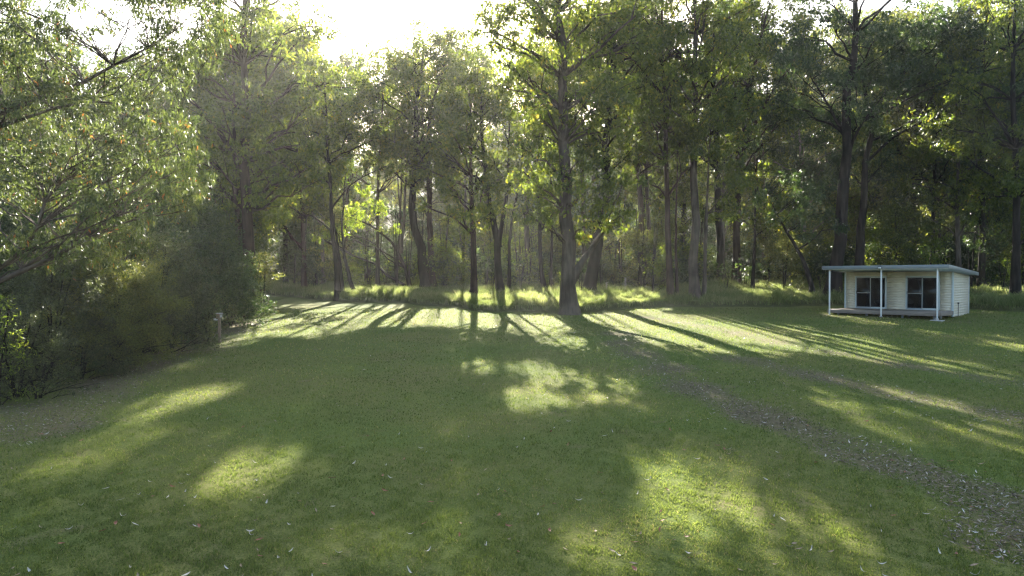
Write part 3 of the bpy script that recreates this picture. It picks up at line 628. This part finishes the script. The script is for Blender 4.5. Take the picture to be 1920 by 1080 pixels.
gy = np.random.default_rng(202)
YZ = [(760, 'young leafy tree between the trunks behind the left half of the lit bank', 'young trees behind the left half of the bank'),
      (1130, 'young leafy tree between the trunks behind the broad pale gum', 'young trees behind the broad pale gum'),
      (1540, 'young leafy tree between the trunks behind the shaded right part of the bank', 'young trees behind the shaded right part of the bank'),
      (3000, 'young leafy tree on the slope behind the cabin', 'young trees on the slope behind the cabin')]
for i in range(64):
    px = gy.uniform(500, 1960); d = gy.uniform(51, 64)
    x = (px - 960) / F * d
    if d - ye(x) < 4: d = float(ye(x)) + gy.uniform(5, 12)
    if min(abs(px - q) for q in (632, 664, 798, 888, 939, 1020, 1068, 1104, 1258, 1303, 1352, 1380, 1523, 1565, 1612)) < 26: d = max(d, gy.uniform(62, 69))
    zl = next(z for z in YZ if px < z[0]); hh = gy.uniform(3.5, 9.5)
    shrub(zl[1], px, 500 + i * .37, gy.uniform(2.4, 4.0), hh, str(gy.choice(['mid', 'lime', 'olive', 'dark'], p=[.35, .3, .2, .15])), 'young_tree', .2, 1.0, int(8 + 2.6 * hh), zl[2], d=d, carve=True, cat='tree', hang=.7)

# dense understorey far back: nobody could count it
g = np.random.default_rng(123)
PPu = []; TTu = []
for i in range(1250):
    y = 56 + 110 * g.random() ** 1.6; x = g.uniform(-.9, .9) * y
    if y - ye(x) < 11: continue
    r = g.uniform(1.0, 2.2) * (1 + .004 * (y - 56)); c = np.array([x, y, float(tz(x, y)) + g.uniform(.3, 2.2 + .035 * (y - 50))])
    P, tn = clump_points(c, r, int(240 * r), g, .8); kk = sun_keep(P, g, c, r); P = P[kk]; tn = tn[kk]; PPu.append(P); TTu.append(tn)
P = np.concatenate(PPu); tn = np.concatenate(TTu); ok = P[:, 2] > tz(P[:, 0], P[:, 1]) + .05
P = P[ok]; tn = tn[ok]; V, Q = leaf_quads(P, .32, g, .2, .5)
obj('undergrowth', mesh_from('undergrowth', V, Q, np.clip(.4 + tn + g.normal(0, .2, len(P)), 0, 1)), LM['dark'], kind='stuff',
    label='dense dark undergrowth covering the floor of the wood', category='undergrowth')

# ------------------------------------------------------------------ grass
def blades(X, Y, h, wd, g, lean=.5, z=None):
    n = len(X); Z = tz(X, Y) if z is None else z
    a = g.uniform(0, 6.283, n); hh = h * g.uniform(.55, 1.3, n); ln = hh * g.uniform(.1, lean, n); b = g.uniform(0, 6.283, n)
    ww = wd * g.uniform(.7, 1.3, n)
    P = np.stack([X, Y, Z - .01], 1); sx = np.stack([np.cos(a), np.sin(a), 0 * a], 1) * ww[:, None] * .5
    tip = P + np.stack([np.cos(b) * ln, np.sin(b) * ln, hh], 1); mid = P + np.stack([np.cos(b) * ln * .35, np.sin(b) * ln * .35, hh * .55], 1)
    V = np.stack([P - sx, P + sx, mid + sx * .9, mid - sx * .9, tip + sx * .15, tip - sx * .15], 1).reshape(-1, 3)
    i = np.arange(n) * 6
    Q = np.stack([np.stack([i, i + 1, i + 2, i + 3], 1), np.stack([i + 3, i + 2, i + 4, i + 5], 1)], 1).reshape(-1, 4)
    return V, Q
g = np.random.default_rng(31)
lawn_leaf = leaf_mat('lawn_blade', [(0, (.047, .070, .019)), (.5, (.110, .143, .040)), (.85, (.172, .198, .062)), (1, (.28, .23, .13))], trans=.5, tmul=(1.6, 1.6, .95), rough=.55, spec=.25)
n = 760000
Y = 5.0 / (1 - g.random(n) * (1 - 5.0 / 46.0)); X = g.uniform(-1, 1, n) * (.80 * Y + 2.0)
keep = (g.random(n) > .85 * litter(X, Y)) & (X > lawn_left(Y) + .3) & (Y < ye(X) - .3)
X, Y = X[keep], Y[keep]
sz = 1 + .05 * (Y - 7)
cn = np.sin(X * 7.3 + 2 * np.sin(Y * 3.1)) * np.sin(Y * 6.1 + 2 * np.sin(X * 2.7)) + .7 * np.sin(X * 17 + Y * 5) * np.sin(Y * 15 - X * 4)
keep = g.random(len(X)) < .84 + .16 * cn
X, Y, sz, cn = X[keep], Y[keep], sz[keep], cn[keep]
V, Q = blades(X, Y, (.030 + .010 * cn) * sz, .0095 * sz, g, 1.0)
tt = np.clip(.45 + .22 * np.sin(X * .9 + np.sin(Y * .7) * 1.5) * np.sin(Y * .8 + .4 * X) + g.normal(0, .2, len(X)), 0, 1)
obj('lawn_grass', mesh_from('lawn_grass', V, Q, np.repeat(tt, 2)), lawn_leaf, kind='stuff', label='short mown grass covering the open lawn', category='grass')

bank_leaf = leaf_mat('bank_blade', [(0, (.08, .11, .035)), (.45, (.17, .20, .075)), (.8, (.28, .28, .14)), (1, (.40, .37, .24))], trans=.54, tmul=(1.45, 1.5, 1.1), rough=.6, spec=.2)
n = 300000
X = g.uniform(-30, 44, n); off = np.abs(g.exponential(6.5, n)) + .12; off = np.where(off > 30, off - 25, off); Y = ye(X) + off
cl_ = np.sin(X * 2.3 + Y) * np.sin(Y * 2.9 - X * .6) + .6 * np.sin(X * 5.1 - Y * 3)
keep = g.random(n) < .62 + .4 * cl_
X, Y, off, cl_ = X[keep], Y[keep], off[keep], cl_[keep]
V, Q = blades(X, Y, (.36 + .14 * cl_) * (1 + .35 * np.exp(-off)) * (.85 + .45 * np.sin(X * .83 + 1.7 * np.sin(X * .31)) * np.sin(Y * .6 + X * .2)), .022, g, .8)
tt = np.clip(.42 + .2 * np.sin(X * .7) * np.sin(Y * .9) + g.normal(0, .22, len(X)), 0, 1)
obj('bank_grass', mesh_from('bank_grass', V, Q, np.repeat(tt, 2)), bank_leaf, kind='stuff', label='long pale green grass growing on the bank', category='grass')

# ------------------------------------------------------------------ leaves on the lawn
def one_leaf(l, w_, curl, g, m):
    mb = MB(); k = 7; t = np.linspace(0, 1, k)
    wv = w_ * np.sin(math.pi * np.clip(t, .03, .985)) ** .8 * .5
    x = l * (t - .5); yb = .12 * l * np.sin(math.pi * t) * g.uniform(-1, 1); z = curl * l * (2 * t - 1) ** 2 + .012
    L = np.stack([x, yb - wv, z + .12 * w_], 1); M = np.stack([x, yb, z], 1); Rr = np.stack([x, yb + wv, z + .25 * w_], 1)
    i = np.arange(k - 1)
    mb.add(np.concatenate([L, M, Rr]), np.concatenate([np.stack([i, i + 1, i + k + 1, i + k], 1), np.stack([i + k, i + k + 1, i + 2 * k + 1, i + 2 * k], 1)]))
    me = mb.mesh('fallen_leaf', True); me.materials.append(m); return me
mp_ = plain('dry_leaf_pale', (.46, .42, .36), .55, .3, 30); mr_ = plain('dry_leaf_rust', (.22, .075, .035), .6, .3, 30); mn_ = plain('dry_leaf_tan', (.28, .20, .12), .6, .3, 30)
g = np.random.default_rng(64)
kinds = [('pale', [one_leaf(g.uniform(.075, .12), g.uniform(.017, .026), g.uniform(.05, .3), g, mp_) for _ in range(5)], .62),
         ('rust red', [one_leaf(g.uniform(.07, .10), g.uniform(.03, .045), g.uniform(.02, .12), g, mr_) for _ in range(3)], .18),
         ('tan', [one_leaf(g.uniform(.07, .12), g.uniform(.018, .028), g.uniform(.03, .2), g, mn_) for _ in range(3)], .20)]
cnt = 0; tries = 0
while cnt < 300 and tries < 20000:
    tries += 1
    Yl = 6.9 / (1 - g.random() * (1 - 6.9 / 15.5)); Xl = g.uniform(-.74, .74) * Yl
    if Xl < -10: continue
    lit = float(litter(np.array(Xl), np.array(Yl)))
    if g.random() > .28 + .72 * lit: continue
    u = g.random(); k = 0 if u < .50 else (1 if u < .76 else 2)
    nm, ms, _ = kinds[k]
    place = 'in the littered track across the right of the lawn' if lit > .45 else ('on the mown grass in the left of the foreground' if Xl < -1.8 else ('on the mown grass in the middle of the foreground' if Xl < 2.6 else 'on the mown grass in the right of the foreground'))
    o = obj('fallen_leaf', ms[int(g.integers(len(ms)))], None, None, label='%s dry gum leaf lying %s' % (nm, place), category='fallen leaf', group='%s fallen leaves %s' % (nm, place))
    o.location = (Xl, Yl, float(tz(Xl, Yl)) + .012); o.rotation_euler = (g.normal(0, .25), g.normal(0, .25), g.uniform(0, 6.28)); s_ = g.uniform(.8, 1.2); o.scale = (s_, s_, s_)
    cnt += 1
g = np.random.default_rng(65)
n = 190000
Y = 6.9 / (1 - g.random(n) * (1 - 6.9 / 60.0)); X = g.uniform(-.78, .78, n) * Y
lit = litter(X, Y)
keep = (Y < ye(X)) & (g.random(n) < .012 * (Y > 13) + .04 * sstep(2, 6, X) * (Y > 13) + .42 * lit) & ((Y > 14.5) | (lit > .4))
X, Y = X[keep], Y[keep]; n = len(X)
a = g.uniform(0, 6.283, n); l = g.uniform(.04, .10, n) * (1 + .012 * (Y - 8)); wv = l * g.uniform(.16, .3, n)
P = np.stack([X, Y, tz(X, Y) + g.uniform(.012, .03, n)], 1); tl = g.normal(0, .3, n)
D = np.stack([np.cos(a), np.sin(a), tl], 1); Sd = np.stack([-np.sin(a), np.cos(a), g.normal(0, .3, n)], 1)
V = np.stack([P - D * l[:, None] / 2, P + Sd * wv[:, None] / 2 + [0, 0, .006], P + D * l[:, None] / 2, P - Sd * wv[:, None] / 2 + [0, 0, .006]], 1).reshape(-1, 3)
lit_mat = leaf_mat('leaf_litter', [(0, (.05, .035, .022)), (.45, (.13, .095, .06)), (.78, (.24, .20, .15)), (.95, (.44, .40, .34)), (1, (.20, .07, .03))], trans=.12, tmul=(1, 1, 1), rough=.55, spec=.35)
obj('leaf_litter', mesh_from('leaf_litter', V, np.arange(4 * n).reshape(n, 4), g.random(n)), lit_mat, kind='stuff', label='scattered dry gum leaves strewn along the tracks and edges of the lawn', category='leaf litter')

# ------------------------------------------------------------------ the cabin
def cabin():
    u = np.array([.71, -.704]); O = np.array([21.2, 43.45])
    z0 = 1.36
    root = thing('cabin', 'small cream weatherboard cabin with a flat blue grey roof and open front deck', 'cabin', (O[0], O[1], z0), math.atan2(u[1], u[0]))
    cream = plain('cream_boards', (.56, .51, .41), .55, .06, 3); white = plain('white_paint', (.62, .63, .62), .45, .06, 4)
    bluew = plain('pale_blue_trim', (.42, .48, .50), .45, .06, 4); roofm = plain('blue_grey_steel', (.155, .178, .188), .4, .08, 2, .2)
    deckm = plain('grey_timber', (.17, .14, .115), .7, .3, 5, 0, .3, (.6, 8, 8)); darkf = plain('grey_frame', (.22, .25, .28), .4, .08, 4)
    inner = plain('inner_lining', (.40, .38, .35), .7, .08, 2); black = plain('black_plastic', (.02, .02, .02), .4, .1, 8); conc = plain('concrete', (.38, .36, .33), .85, .2, 9, 0, .4)
    gm, t, out = newmat('door_glass')
    lw = N(t, 'ShaderNodeLayerWeight'); lw.inputs[0].default_value = .25
    gl = N(t, 'ShaderNodeBsdfGlossy'); gl.inputs['Roughness'].default_value = .03; gl.inputs['Color'].default_value = (.8, .85, .9, 1)
    tr = N(t, 'ShaderNodeBsdfTransparent'); tr.inputs['Color'].default_value = (.42, .46, .50, 1)
    mx = N(t, 'ShaderNodeMixShader'); t.links.new(lw.outputs['Fresnel'], mx.inputs[0]); t.links.new(tr.outputs[0], mx.inputs[1]); t.links.new(gl.outputs[0], mx.inputs[2]); t.links.new(mx.outputs[0], out.inputs[0])
    Wd, Dp = 5.9, 3.95
    roof_z = lambda y: 3.02 - .05 * (y + 3.05)
    wt = lambda y: roof_z(y) - .20
    doors = [(.65, 2.37), (3.5, 5.2)]; dz0, dz1 = .43, 2.36
    mb = MB()
    def boards(x0, x1, zb, zt, side=None):
        z = zb; pitch = .15
        while z < zt - .01:
            z2 = min(z + pitch, zt)
            if side is None:   # front, facing -Y
                v = [(x0, -.020, z), (x1, -.020, z), (x0, .0, z), (x1, .0, z), (x0, -.006, z2), (x1, -.006, z2), (x0, .0, z2), (x1, .0, z2)]
            elif side == 'right':
                v = [(Wd + .020, x0, z), (Wd + .020, x1, z), (Wd, x0, z), (Wd, x1, z), (Wd + .006, x0, z2), (Wd + .006, x1, z2), (Wd, x0, z2), (Wd, x1, z2)]
            elif side == 'left':
                v = [(0, x0, z), (0, x1, z), (-.02, x0, z), (-.02, x1, z), (0, x0, z2), (0, x1, z2), (-.006, x0, z2), (-.006, x1, z2)]
            else:
                v = [(x0, Dp, z), (x1, Dp, z), (x0, Dp + .02, z), (x1, Dp + .02, z), (x0, Dp, z2), (x1, Dp, z2), (x0, Dp + .006, z2), (x1, Dp + .006, z2)]
            mb.hexa(v); z = z2
    xe = [(.07, .60), (2.42, 3.45), (5.25, Wd - .07)]
    for a, b in xe:
        boards(a, b, .10, wt(0)); mb.box(a, b, .001, .09, .10, wt(0))
    for a, b in doors:
        boards(a - .05, b + .05, dz1 + .06, wt(0)); mb.box(a - .05, b + .05, .001, .09, dz1 + .06, wt(0))
        boards(a - .05, b + .05, .10, .39); mb.box(a - .05, b + .05, .001, .09, .10, .39)
    boards(.07, Dp - .07, .06, wt(Dp), 'right'); mb.box(Wd - .09, Wd - .001, .07, Dp - .07, .06, wt(Dp) + .02)
    boards(.07, Dp - .07, .10, wt(Dp), 'left'); mb.box(.001, .09, .07, Dp - .07, .10, wt(Dp) + .02)
    boards(.07, Wd - .07, .10, wt(Dp), 'back'); mb.box(.07, Wd - .07, Dp - .09, Dp - .001, .10, wt(Dp))
    # slim wedges that close the side walls under the sloping roof
    for xa, xb in ((Wd - .088, Wd + .004), (-.004, .088)):
        mb.hexa([(xa, .07, wt(Dp)), (xb, .07, wt(Dp)), (xa, Dp - .07, wt(Dp)), (xb, Dp - .07, wt(Dp)), (xa, .07, wt(0) - .005), (xb, .07, wt(0) - .005), (xa, Dp - .07, wt(Dp) + .004), (xb, Dp - .07, wt(Dp) + .004)])
    obj('wall', mb.mesh('wall'), cream, root)
    ct = MB()
    for x in (-.03, Wd - .07):
        for y in (-.03, Dp - .07):
            ct = MB(); ct.box(x, x + .10, y, y + .10, .06, wt(max(y, 0)) - .002); soft(obj('corner_trim', ct.mesh('corner_trim'), bluew, root))
    fl = MB(); fl.box(.1, Wd - .1, .1, Dp - .1, .30, .40); obj('floor', fl.mesh('floor'), inner, root)
    li = MB(); li.box(.1, Wd - .1, Dp - .12, Dp - .095, .41, 2.45); li.box(.1, Wd - .1, .1, Dp - .13, 2.46, 2.50); obj('lining', li.mesh('lining'), inner, root)
    # doors
    for a, b in doors:
        fr = MB(); w_ = .055
        fr.box(a - .045, a + .01, -.035, .07, .42, dz1 + .055); fr.box(b - .01, b + .045, -.035, .07, .42, dz1 + .055)
        fr.box(a + .012, b - .012, -.033, .07, dz1, dz1 + .055); fr.box(a + .012, b - .012, -.04, .07, .405, .435)
        do = soft(obj('sliding_door', fr.mesh('sliding_door'), bluew, root), .004)
        mid = (a + b) / 2 - .02
        for k, (p, q, y) in enumerate(((a + .012, mid + .03, -.010), (mid - .03, b - .012, .030))):
            sf = MB(); e = .05
            sf.box(p, p + e, y - .018, y + .018, .437, dz1 - .002); sf.box(q - e, q, y - .018, y + .018, .437, dz1 - .002)
            sf.box(p + e, q - e, y - .016, y + .016, dz1 - .06, dz1 - .004); sf.box(p + e, q - e, y - .016, y + .016, .439, .51)
            if k == 0: sf.box(p + e, q - e, y - .015, y + .015, 1.36, 1.40)
            soft(obj('sash', sf.mesh('sash'), darkf if k == 0 else bluew, do), .003)
            pn = MB(); pn.box(p + e - .004, q - e + .004, y - .004, y + .004, .505, dz1 - .055)
            obj('pane', pn.mesh('pane'), gm, do)
        hd = MB(); hd.box(a + .022, a + .055, -.055, -.029, 1.33, 1.50); soft(obj('handle', hd.mesh('handle'), black, do), .004)
    # deck
    dk = MB(); y = -2.75
    while y < -.04:
        dk.box(-.02, Wd + .0, y, min(y + .132, -.04), .368, .40); y += .138
    dk_o = obj('deck', dk.mesh('deck'), deckm, root)
    ed = MB(); ed.box(-.02, Wd, -2.79, -2.752, .19, .398); ed.box(-.06, -.022, -2.79, -.04, .19, .397); ed.box(Wd + .002, Wd + .04, -2.79, -.04, .19, .397)
    for x in (.6, 1.7, 2.9, 4.1, 5.2): ed.box(x, x + .05, -2.74, -.05, .20, .365)
    soft(obj('edge_board', ed.mesh('edge_board'), deckm, dk_o), .004)
    st = MB()
    for x in (.4, 2.0, 3.9, 5.5):
        for yy in (-2.5, -1.2, .3, 2.0, 3.6): st.box(x, x + .1, yy, yy + .1, -.2, .20 if yy < 0 else .30)
    obj('stump', st.mesh('stump'), darkf, root)
    for x in (.03, 2.9, 5.72):
        p = MB(); p.box(x + .008, x + .082, -2.876, -2.802, -.02, roof_z(-2.8) - .17)
        po = soft(obj('post', p.mesh('post'), white, root), .006)
        fo = MB(); zz = -.06; fo.box(x - .02, x + .11, -2.905, -2.775, zz - .1, .10); fo.box(x - .26, x + .36, -3.08, -2.62, zz - .12, -.015)
        soft(obj('footing', fo.mesh('footing'), conc, po), .015)
    # roof
    X0, X1, Y0, Y1 = -.30, 6.35, -3.05, 4.30
    rf = MB(); rz = roof_z
    rf.hexa([(X0 + .03, Y0 + .03, rz(Y0) - .15), (X1 - .03, Y0 + .03, rz(Y0) - .15), (X0 + .03, Y1 - .03, rz(Y1) - .15), (X1 - .03, Y1 - .03, rz(Y1) - .15),
             (X0 + .03, Y0 + .03, rz(Y0) - .02), (X1 - .03, Y0 + .03, rz(Y0) - .02), (X0 + .03, Y1 - .03, rz(Y1) - .02), (X1 - .03, Y1 - .03, rz(Y1) - .02)])
    x = X0 + .1
    while x < X1 - .1:
        rf.hexa([(x, Y0 + .04, rz(Y0) - .019), (x + .03, Y0 + .04, rz(Y0) - .019), (x, Y1 - .04, rz(Y1) - .019), (x + .03, Y1 - .04, rz(Y1) - .019),
                 (x, Y0 + .04, rz(Y0) - .004), (x + .03, Y0 + .04, rz(Y0) - .004), (x, Y1 - .04, rz(Y1) - .004), (x + .03, Y1 - .04, rz(Y1) - .004)]); x += .25
    ro = obj('roof', rf.mesh('roof'), bluew, root)
    fa = MB(); h = .21
    fa.box(X0, X1, Y0, Y0 + .028, rz(Y0) - h, rz(Y0)); fa.box(X0, X1, Y1 - .028, Y1, rz(Y1) - h, rz(Y1))
    for xa in (X0, X1 - .028):
        fa.hexa([(xa, Y0 + .03, rz(Y0) - h), (xa + .028, Y0 + .03, rz(Y0) - h), (xa, Y1 - .03, rz(Y1) - h), (xa + .028, Y1 - .03, rz(Y1) - h),
                 (xa, Y0 + .03, rz(Y0) - .001), (xa + .028, Y0 + .03, rz(Y0) - .001), (xa, Y1 - .03, rz(Y1) - .001), (xa + .028, Y1 - .03, rz(Y1) - .001)])
    soft(obj('fascia', fa.mesh('fascia'), roofm, ro), .004)
    so_ = MB(); so_.box(X0 + .04, X1 - .04, Y0 + .031, Y0 + .06, rz(Y0) - .235, rz(Y0) - .152); obj('beam', so_.mesh('beam'), white, ro)
    fz = rz(Y0) - .16
    lt = MB(); lt.box(2.84, 3.04, Y0 - .10, Y0 - .002, fz - .05, fz + .09); lo = soft(obj('floodlight', lt.mesh('floodlight'), black, root), .01)
    le = MB(); le.box(2.855, 3.025, Y0 - .108, Y0 - .101, fz - .03, fz + .05); obj('lens', le.mesh('lens'), white, lo)
    # water pipe and tap on the side wall
    pi = MB(); pi.tube([(Wd + .06, 1.0, -.1), (Wd + .06, 1.0, .4), (Wd + .06, 1.0, .80)], [.02, .02, .02], 8)
    pp = obj('water_pipe', pi.mesh('water_pipe', True), black, root)
    tp = MB(); tp.box(Wd + .03, Wd + .10, .95, 1.06, .78, .87); tp.tube([(Wd + .065, 1.05, .83), (Wd + .065, 1.16, .83), (Wd + .065, 1.19, .77)], [.018, .018, .015], 8); obj('tap', tp.mesh('tap'), black, pp)
    # bed inside
    M = root.matrix_basis
    bx, by = 1.45, .75
    c, s_ = u[0], u[1]
    bw = (O[0] + bx * c - by * s_, O[1] + bx * s_ + by * c, z0 + .40)
    bed = thing('bed', 'low bed with white bedding inside the cabin behind the left glass door', 'bed', bw, math.atan2(u[1], u[0]))
    b1 = MB(); b1.box(0, 1.9, 0, 1.4, .1, .30); [b1.box(x, x + .07, y, y + .07, 0, .1) for x in (.03, 1.8) for y in (.03, 1.3)]
    soft(obj('bed_base', b1.mesh('bed_base'), deckm, bed), .01)
    b2 = MB(); b2.box(.01, 1.89, .01, 1.39, .302, .52); soft(obj('mattress', b2.mesh('mattress'), white, bed), .05)
    b3 = MB(); b3.box(1.4, 1.8, .1, .65, .522, .64); b3.box(1.4, 1.8, .75, 1.3, .522, .64); soft(obj('pillow', b3.mesh('pillow'), white, bed), .05)
cabin()

# ------------------------------------------------------------------ bird feeder, stake, flower stalks
wood = plain('weathered_post', (.22, .16, .11), .8, .25, 8, 0, .4, (6, 6, .8)); whitep = plain('white_metal', (.42, .42, .40), .5, .08, 5); browng = plain('brown_box', (.20, .13, .09), .75, .2, 8)
b = gp(411, 643)
f = thing('bird_feeder', 'wooden post with a small box and white tray standing at the left lawn edge', 'bird feeder', b)
m_ = MB(); m_.box(-.045, .045, -.045, .045, -.1, 1.02); soft(obj('post', m_.mesh('post'), wood, f))
m_ = MB(); m_.box(-.10, .05, -.09, .09, 1.021, 1.20); bxo = soft(obj('box', m_.mesh('box'), browng, f))
m_ = MB(); m_.box(.052, .085, -.085, .085, 1.03, 1.195); soft(obj('white_panel', m_.mesh('white_panel'), whitep, bxo))
m_ = MB(); m_.hexa([(-.13, -.12, 1.202), (.12, -.12, 1.202), (-.13, .12, 1.202), (.12, .12, 1.202), (-.11, -.10, 1.228), (.10, -.10, 1.228), (-.11, .10, 1.228), (.10, .10, 1.228)]); soft(obj('lid', m_.mesh('lid'), whitep, bxo))
m_ = MB(); m_.box(-.20, -.047, -.12, .12, .93, .965); m_.box(-.20, -.188, -.12, .12, .966, 1.0); soft(obj('tray', m_.mesh('tray'), whitep, f))
b = gp(503, 588)
f = thing('garden_stake', 'thin dark stake with a small white cap beyond the bird feeder', 'stake', b)
m_ = MB(); m_.box(-.03, .03, -.03, .03, -.1, 1.02); soft(obj('shaft', m_.mesh('shaft'), wood, f))
m_ = MB(); m_.box(-.055, .055, -.055, .055, 1.021, 1.15); soft(obj('cap', m_.mesh('cap'), whitep, f), .015)
stalkm = plain('dry_stalk', (.42, .40, .30), .8, .2, 10)
for px, py, hh, lab in ((1137, 548, .75, 'shorter pale dry flower stalk in the shaded grass right of the charred trunk'), (1172, 545, 1.0, 'taller branched pale dry flower stalk in the shaded grass')):
    b = gp(px, py); g = np.random.default_rng(px)
    f = thing('flower_stalk', lab, 'plant', b, group='dry flower stalks on the bank')
    m_ = MB(); m_.tube([(0, 0, -.05), (.01, 0, hh * .5), (.03, .01, hh)], [.022, .018, .012], 6)
    if hh > .9: m_.tube([(.01, 0, .3), (.10, 0, .42), (.12, 0, .62)], [.016, .014, .01], 6); m_.tube([(.01, 0, .35), (-.09, 0, .45), (-.10, 0, .6)], [.016, .014, .01], 6)
    obj('stem', m_.mesh('stem', True), stalkm, f)
    P = np.stack([g.normal(.02, .035, 160), g.normal(0, .035, 160), g.uniform(.45 * hh, 1.02 * hh, 160)], 1)
    V, Q = leaf_quads(P, .07, g, -.3, .5); obj('seed_head', mesh_from('seed_head', V, Q), stalkm, f)

# ------------------------------------------------------------------ thin volume added to imitate lens veil and glow around the sun
if ADD_HAZE:
    m, t, out = newmat('veil_air')
    pv = N(t, 'ShaderNodeVolumePrincipled'); pv.inputs['Density'].default_value = .00040; pv.inputs['Color'].default_value = (.80, .795, .78, 1)
    pv.inputs['Anisotropy'].default_value = .75
    t.links.new(pv.outputs[0], out.inputs['Volume'])
    m_ = MB(); m_.box(-420, 460, -62, 480, -6, 75); obj('veil_haze', m_.mesh('veil_haze'), m, kind='stuff', label='thin pale volume added for the lens veil and glow around the sun', category='veil_haze')
